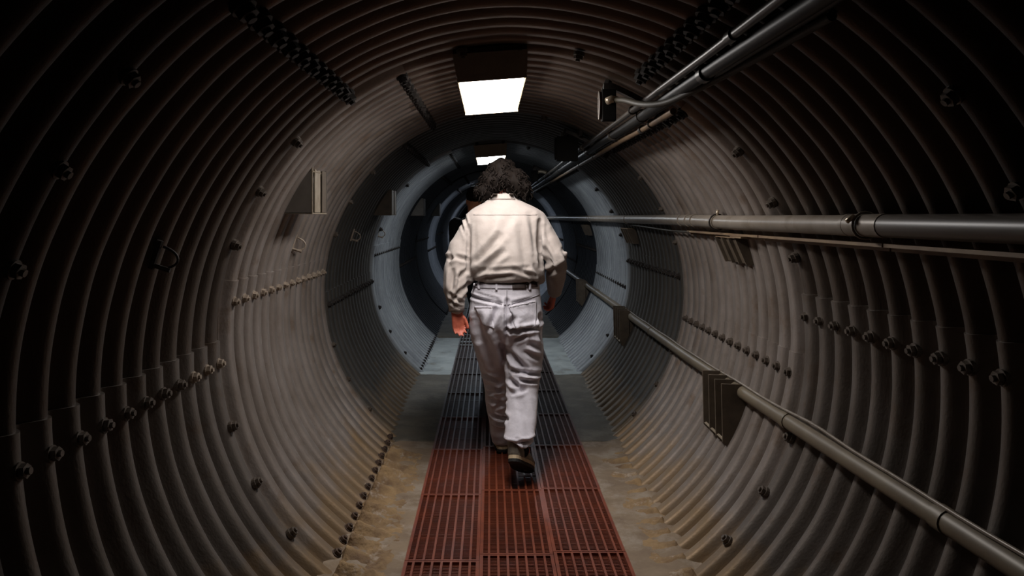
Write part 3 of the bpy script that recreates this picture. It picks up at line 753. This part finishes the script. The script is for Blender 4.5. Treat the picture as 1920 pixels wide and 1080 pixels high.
# ---- the man in the cream shirt
man = tag(empty('person', (.10, 4.3, 0)), 'person with bushy dark hair in a cream shirt and pale jeans walking away, head bowed', 'person', 'people in the tunnel')
def J(px, py, y): return P(px, py, y)
sk = MB()
hip = J(950, 560, 4.27)
kneeL, ankL = J(928, 712, 4.50), J(940, 828, 4.62)
kneeR, ankR = J(981, 705, 4.27), J(974, 822, 4.02)
shL, elL, wrL = J(890, 412, 4.34), J(858, 496, 4.26), J(856, 580, 4.22)
shR, elR, wrR = J(1008, 414, 4.34), J(1042, 486, 4.26), J(1040, 545, 4.52)
neck = J(943, 383, 4.40); skull = Vector((.078, 4.455, 1.655))
HR = Matrix.Rotation(radians(-28), 3, 'X')
sk.loft([(J(950, 560, 4.27), .15, .10), (J(950, 530, 4.27), .15, .10), (J(950, 500, 4.28), .14, .095), (J(950, 450, 4.33), .12, .08), (J(949, 415, 4.34), .125, .07), (J(946, 395, 4.37), .07, .05)])
sk.cap(shL, .034, elL, .028); sk.cap(elL, .032, wrL, .024); sk.cap(shR, .030, elR, .024); sk.cap(elR, .026, wrR, .024)
sk.cap(J(947, 400, 4.36), .058, skull+Vector((0, -.01, -.07)), .055)
sk.cap(J(920, 590, 4.28), .085, kneeL, .052); sk.cap(kneeL, .050, ankL, .034)
sk.cap(J(983, 595, 4.27), .085, kneeR, .052); sk.cap(kneeR, .050, ankR, .034)
sk.cap(ankL, .034, ankL+Vector((0, .08, -.05)), .03); sk.cap(ankR, .034, ankR+Vector((.03, .07, -.09)), .03)
sk.ell(skull, (.076, .094, .112), HR)
fc = lambda x, y, z: skull+HR @ Vector((x, y, z))
sk.ell(fc(0, .045, -.055), (.052, .05, .055), HR)                       # jaw
sk.cap(fc(0, .086, .005), .010, fc(0, .108, -.028), .014, 10)            # nose
sk.cap(fc(-.035, .083, .018), .010, fc(.035, .083, .018), .010, 10)      # brow
sk.cap(fc(-.020, .092, -.058), .007, fc(.020, .092, -.058), .007, 10)    # lips
for sx in (-1, 1): sk.ell(fc(sx*.078, -.005, -.012), (.010, .020, .030), HR)
hand(sk, wrL+Vector((.002, 0, -.012)), (.10, .02, -1), (.45, -1, 0), (1, .3, 0), .88, .34)
hand(sk, wrR+Vector((0, .01, -.008)), (-.12, .35, -1), (-1, .1, 0), (0, 1, 0), .95, .7)
body = remesh(sk, 'body', .0055, M['skin'], man, 2)
for sx in (-1, 1): MB().ell(fc(sx*.030, .084, -.002), (.011, .011, .011), HR, 10).build('eye', M['eye'], body, True).location = (0, 0, 0)

# shirt
sh = MB(); Yt = 4.29
def ring(py, l, r, y, ry):
    a, b_ = J(l, py, y), J(r, py, y); return ((a+b_)/2, (b_.x-a.x)/2, ry)
sh.loft([ring(527, 897, 1006, 4.27, .125), ring(521, 884, 1020, 4.27, .145), ring(512, 879, 1022, 4.27, .155), ring(500, 878, 1019, 4.27, .158), ring(478, 877, 1015, 4.28, .155), ring(455, 877, 1013, 4.30, .15),
         ring(430, 877, 1015, 4.32, .142), ring(412, 874, 1020, 4.335, .128), ring(400, 876, 1020, 4.345, .112), ring(390, 888, 1006, 4.355, .096), ring(380, 906, 985, 4.37, .080), ring(371, 920, 967, 4.385, .068), ring(364, 925, 963, 4.395, .062)], 32)
sh.cap(J(893, 411, 4.34), .062, J(860, 470, 4.30), .064); sh.cap(J(862, 465, 4.30), .066, J(857, 500, 4.26), .070); sh.cap(J(856, 505, 4.26), .074, J(853, 540, 4.23), .070)
sh.cap(J(853, 540, 4.23), .068, J(856, 575, 4.22), .046)
sh.ell(J(872, 520, 4.26), (.05, .06, .05))
sh.cap(J(1006, 413, 4.34), .062, J(1032, 460, 4.30), .060); sh.cap(J(1030, 458, 4.29), .062, J(1044, 486, 4.26), .062); sh.cap(J(1044, 486, 4.26), .060, J(1042, 520, 4.40), .060)
sh.cap(J(1056, 478, 4.24), .026, J(1048, 488, 4.27), .05); sh.cap(J(1042, 520, 4.40), .060, J(1040, 545, 4.51), .045)
sh.cap(J(1005, 520, 4.26), .045, J(1012, 523, 4.27), .034)
folds = [(938, 440, 895, 490, 7, .014), (945, 470, 888, 512, 6, .013), (930, 492, 884, 520, 5, .010), (975, 425, 985, 500, 8, .007), (995, 400, 1006, 470, 7, .009),
         (905, 505, 990, 500, 4, .006), (890, 522, 960, 514, 4, .008), (960, 502, 1005, 517, 4, .009), (918, 505, 905, 525, 4, .006), (1000, 495, 1012, 522, 4, .009), (985, 505, 1000, 528, 4, .008),
         (958, 400, 935, 450, 9, .005), (920, 400, 905, 450, 9, .005), (1012, 415, 1013, 500, 5, .018), (879, 425, 879, 510, 4.5, .013),
         (868, 398, 878, 435, 3, .009), (862, 412, 874, 445, 3, .006), (878, 488, 855, 480, 4, .010), (840, 487, 848, 480, 5, .018), (850, 505, 848, 540, 5, .018), (866, 510, 858, 550, 5, .012),
         (878, 530, 848, 562, 4, .014), (845, 548, 866, 566, 3.5, .014), (842, 562, 866, 575, 3, .010), (876, 505, 860, 520, 4, .009),
         (1020, 425, 1040, 470, 6, .010), (1022, 465, 1036, 500, 5, .014), (1018, 480, 1038, 505, 4, .012), (1030, 512, 1060, 495, 5, .016), (1055, 465, 1064, 490, 4, .010), (1034, 430, 1052, 475, 5, .006)]
shirt = remesh(sh, 'shirt', .0085, M['shirt'], man, 4, cr(folds, 4.24), nz=.0025, nzs=13)
patch('collar', shirt, ((924, 363), (962, 363), (966, 374), (918, 374)), 4.3, .006, M['shirt'], man, (14, 6))
patch('yoke_seam', shirt, ((888, 402), (1006, 402), (1006, 403.4), (888, 403.4)), 4.3, .002, M['shirt'], man, (40, 1))
for wr, el, r in ((wrL, elL, .047), (wrR, elR, .046)):
    d = (wr-el).normalized(); q = MB()
    q.tube([wr-d*.045, wr-d*.04, wr+d*.012, wr+d*.016, wr+d*.010], [r*.9, r, r*.93, r*.86, r*.7], 22); q.build('cuff', M['shirt'], man, True)

# jeans
je = MB()
je.loft([ring(529, 893, 1008, 4.27, .115), ring(536, 888, 1012, 4.27, .122), ring(548, 884, 1013, 4.27, .132), ring(565, 881, 1015, 4.27, .142), ring(585, 880, 1017, 4.26, .148), ring(605, 882, 1018, 4.26, .146), ring(625, 884, 1018, 4.27, .130), ring(640, 890, 1016, 4.28, .11)], 32)
def leg(pts):
    "pts: (py, left, right, y, ry)"
    je.loft([ring(p, l, r, y, ry) for p, l, r, y, ry in pts], 26)
leg([(600, 882, 948, 4.28, .12), (640, 886, 953, 4.31, .115), (670, 893, 955, 4.36, .105), (700, 902, 956, 4.42, .098), (725, 908, 957, 4.47, .092), (760, 911, 958, 4.53, .088), (790, 917, 958, 4.58, .086), (812, 919, 960, 4.61, .088), (818, 921, 960, 4.62, .085), (826, 923, 958, 4.63, .082), (831, 926, 955, 4.63, .06)])
leg([(600, 948, 1018, 4.26, .125), (640, 947, 1019, 4.26, .12), (665, 946, 1019, 4.27, .115), (690, 945, 1016, 4.26, .108), (712, 948, 1012, 4.24, .10), (735, 949, 1009, 4.20, .095), (765, 949, 1008, 4.15, .088), (795, 948, 1005, 4.09, .084), (812, 946, 1003, 4.055, .080), (823, 948, 1001, 4.035, .076), (829, 951, 998, 4.02, .062)])
jf = [(950, 560, 948, 640, 4, .014), (884, 556, 940, 566, 3.5, .010), (892, 549, 938, 560, 3, .006), (935, 566, 915, 615, 5, .010), (950, 616, 1005, 612, 4, .018), (955, 606, 963, 590, 6, .010), (1005, 616, 1016, 600, 4, .010),
      (965, 635, 985, 625, 4, .011), (952, 655, 985, 690, 6, .014), (960, 690, 1012, 700, 4, .014), (990, 640, 1012, 650, 6, .012), (985, 655, 1010, 670, 5, .010), (955, 708, 975, 722, 5, .014), (975, 708, 1006, 712, 3.5, .014), (958, 730, 985, 722, 4, .008),
      (895, 590, 925, 690, 9, .012), (935, 620, 950, 690, 6, .010), (905, 712, 935, 722, 4, .011), (912, 735, 948, 745, 4, .011), (915, 750, 945, 738, 4, .010), (918, 765, 950, 775, 5, .012), (925, 785, 948, 770, 4, .010),
      (920, 798, 950, 808, 3.5, .014), (922, 815, 952, 822, 3.5, .012), (950, 808, 1000, 803, 3, .014), (952, 818, 998, 812, 3, .013), (955, 828, 1000, 826, 3, .012), (965, 800, 1002, 812, 3, .008),
      (975, 740, 990, 790, 8, .005), (1012, 590, 1016, 640, 5, .012), (995, 560, 960, 566, 4, .006), (888, 600, 900, 640, 8, .008)]
jeans = remesh(je, 'jeans', .0085, M['jeans'], man, 3, cr(jf, 4.22, 1.9), nz=.003, nzs=15)
patch('pocket', jeans, ((955, 571), (1004, 563), (1004, 610), (968, 617)), 4.2, .004, M['jeans'], man, (18, 18))
patch('pocket', jeans, ((890, 574), (922, 572), (926, 612), (906, 606)), 4.2, .004, M['jeans'], man, (14, 16))
patch('waistband', jeans, ((888, 531), (1010, 531), (1012, 540), (886, 540)), 4.2, .0045, M['jeans'], man, (44, 4))
patch('label_patch', jeans, ((960, 532), (985, 532), (985, 540.5), (960, 540.5)), 4.2, .008, M['leather'], man, (8, 4))['label'] = 'dark leather patch'
patch('belt', jeans, ((985, 533), (1007, 533), (1007, 539), (985, 539)), 4.2, .0065, M['leather'], man, (10, 3))
for px in (899, 931, 992): patch('belt_loop', jeans, ((px-1.8, 529), (px+1.8, 529), (px+1.8, 543), (px-1.8, 543)), 4.2, .010, M['jeans'], man, (2, 6))
patch('seat_seam', jeans, ((949, 541), (951.3, 541), (949.6, 628), (947.4, 628)), 4.2, .0022, M['jeans_seam'], man, (1, 30))
for a, b_ in (((886, 556), (949, 568)), ((1012, 552), (951, 568))):
    patch('yoke_seam', jeans, (a, b_, (b_[0], b_[1]+2), (a[0], a[1]+2)), 4.2, .002, M['jeans_seam'], man, (24, 1))
for x0, y0, x1, y1 in ((956, 573, 1003, 565), (969, 615, 1003, 608), (955, 571, 968, 616), (1003, 563, 1003, 609), (891, 576, 922, 574)):
    dx, dy = x1-x0, y1-y0; l = sqrt(dx*dx+dy*dy); nx, ny = -dy/l*.7, dx/l*.7
    patch('stitch', jeans, ((x0-nx, y0-ny), (x1-nx, y1-ny), (x1+nx, y1+ny), (x0+nx, y0+ny)), 4.2, .0062, M['jeans_seam'], man, (16, 1))

# shoes
s1 = empty('shoe', (0, 0, 0), man); s1.location = (0, 0, 0)
def shoe_obj(heel, toe, roll, lab, wide=1.2):
    e = bpy.data.objects.new('shoe', None); COL.objects.link(e); e.parent = man; e.location = Vector(heel)-man.location; e.empty_display_size = .05
    class PP: pass
    before = set(bpy.data.objects); shoe(None, heel, toe, roll, wide=wide)
    for o in set(bpy.data.objects)-before:
        o.parent = e; o.location = -Vector(heel)
    e['label'] = lab
bpy.data.objects.remove(s1)
shoe_obj((.118, 3.945, .150), (.215, 4.185, .004), 4, 'trailing shoe with raised heel and dark sole')
shoe_obj((.073, 4.565, .003), (.083, 4.86, .003), 0, 'leading shoe flat on the walkway')

for a_, b_ in ((ankR+Vector((.004, .02, -.03)), ankR+Vector((.012, .035, -.075))), (ankL+Vector((0, 0, -.04)), ankL+Vector((0, .02, -.11)))):
    q = MB(); q.cap(a_, .038, b_, .043); q.build('sock', M['black_cloth'], man, True)
# hair: a bushy mass plus loose wavy locks
hb = MB()
hb.ell(skull+Vector((-.004, 0, .028)), (.084, .105, .108)); hb.ell(J(925, 342, 4.42), (.080, .09, .080)); hb.ell(J(962, 342, 4.42), (.085, .09, .085))
hb.ell(J(911, 359, 4.40), (.055, .07, .048)); hb.ell(J(979, 356, 4.40), (.052, .07, .055)); hb.ell(J(938, 318, 4.43), (.070, .09, .060)); hb.ell(J(944, 336, 4.37), (.085, .05, .060))
def lump(p, n):
    return .010*abs(noise.noise(Vector((p.x*22, p.y*22, p.z*13))))+.009*noise.noise(Vector((p.x*46, p.y*46, p.z*22)))
hair = remesh(hb, 'hair', .0075, M['hair'], man, 4, post=lump)
rnd = random.Random(5); lk = MB(); hv = hair.data.vertices; cen = skull
for k in range(420):
    v = hv[rnd.randrange(len(hv))]; p = v.co.copy(); n = v.normal
    if n.y > .6: continue
    d = (n*.55+Vector((0, 0, -1))+Vector((rnd.uniform(-.5, .5), rnd.uniform(-.3, .3), 0))).normalized(); pts = [p-n*.006]; ln = rnd.uniform(.025, .05); fr = rnd.uniform(0, 6)
    sd_ = d.cross(n).normalized()
    for j in range(1, 7):
        t = j/6; pts.append(p+n*(.005*sin(pi*t)+.001)+d*ln*t+sd_*.007*sin(fr+t*6)-n*.5*max(0, t-.6)*.04)
    if pts[-1].z < 1.575 and abs(pts[-1].x-.078) < .06: continue
    lk.tube(pts, [.0042, .0045, .004, .0034, .0026, .0018, .0008], 4)
lo = lk.build('lock', M['hair'], hair, True, fix=False); lo.name = 'locks'; lo.location = (0, 0, 0); lo['kind'] = 'stuff'

# ---- person ahead, almost wholly hidden, in black
p2_ = tag(empty('person', (-.03, 6.6, 0)), 'person in black clothes walking ahead, almost hidden behind the left shoulder', 'person', 'people in the tunnel')
px0, yy = .035, 6.6
def K(x, y, z): return Vector((px0+x-.155*min(1, max(0, (z-.2)/1.1)), yy+y, z))
b2 = MB()
b2.loft([(K(0, 0, .86), .15, .10), (K(0, 0, 1.0), .13, .09), (K(0, 0, 1.2), .15, .10), (K(0, 0, 1.36), .16, .09), (K(0, 0, 1.43), .08, .06)])
for sx in (-1, 1):
    b2.cap(K(sx*.17, 0, 1.38), .045, K(sx*.20, .02, 1.12), .036); b2.cap(K(sx*.20, .02, 1.12), .034, K(sx*.19, .10, .88), .024)
    b2.cap(K(sx*.08, 0, .85), .075, K(sx*.06, .06*sx, .48), .05); b2.cap(K(sx*.06, .06*sx, .48), .048, K(sx*.05, .14*sx-.03, .10), .034)
b2.cap(K(-.02, 0, 1.42), .060, K(-.02, .01, 1.53), .060); b2.ell(K(-.01, .03, 1.585), (.074, .09, .105)); b2.ell(K(-.01, .07, 1.54), (.05, .05, .05))
b2.cap(K(-.01, .11, 1.59), .01, K(-.01, .13, 1.565), .013, 8)
for sx in (-1, 1): b2.ell(K(-.01+sx*.076, .02, 1.575), (.01, .02, .03))
hand(b2, K(-.19, .10, .87), (0, .1, -1), (1, 0, 0), (0, 1, 0)); hand(b2, K(.19, .10, .87), (0, .1, -1), (-1, 0, 0), (0, 1, 0))
remesh(b2, 'body', .009, M['skin2'], p2_, 2)
c2 = MB(); c2.loft([(K(0, 0, .80), .18, .13), (K(0, 0, 1.0), .17, .12), (K(0, 0, 1.2), .19, .125), (K(0, 0, 1.36), .20, .115), (K(0, 0, 1.43), .12, .085), (K(0, 0, 1.455), .075, .07)])
for sx in (-1, 1): c2.cap(K(sx*.18, 0, 1.37), .068, K(sx*.21, .02, 1.12), .058); c2.cap(K(sx*.21, .02, 1.12), .056, K(sx*.19, .10, .90), .042)
remesh(c2, 'jacket', .012, M['black_cloth'], p2_, 3, nz=.006)
c3 = MB(); c3.loft([(K(0, 0, .72), .16, .12), (K(0, 0, .95), .155, .115)])
for sx in (-1, 1): c3.cap(K(sx*.08, 0, .80), .09, K(sx*.06, .06*sx, .48), .068); c3.cap(K(sx*.06, .06*sx, .48), .066, K(sx*.05, .14*sx-.03, .12), .058)
remesh(c3, 'trousers', .012, M['blue_cloth'], p2_, 3, nz=.006)
h2 = MB(); h2.ell(K(-.01, .01, 1.635), (.084, .098, .085)); remesh(h2, 'hair', .010, M['hair'], p2_, 3, nz=.008)
for sx in (-1, 1):
    e = bpy.data.objects.new('shoe', None); COL.objects.link(e); e.parent = p2_; before = set(bpy.data.objects); hl = K(sx*.055, .14*sx-.09, .002)
    shoe(None, hl, hl+Vector((0, .28, 0)), 0, dark=True); e.location = hl-p2_.location
    for o in set(bpy.data.objects)-before: o.parent = e; o.location = -hl
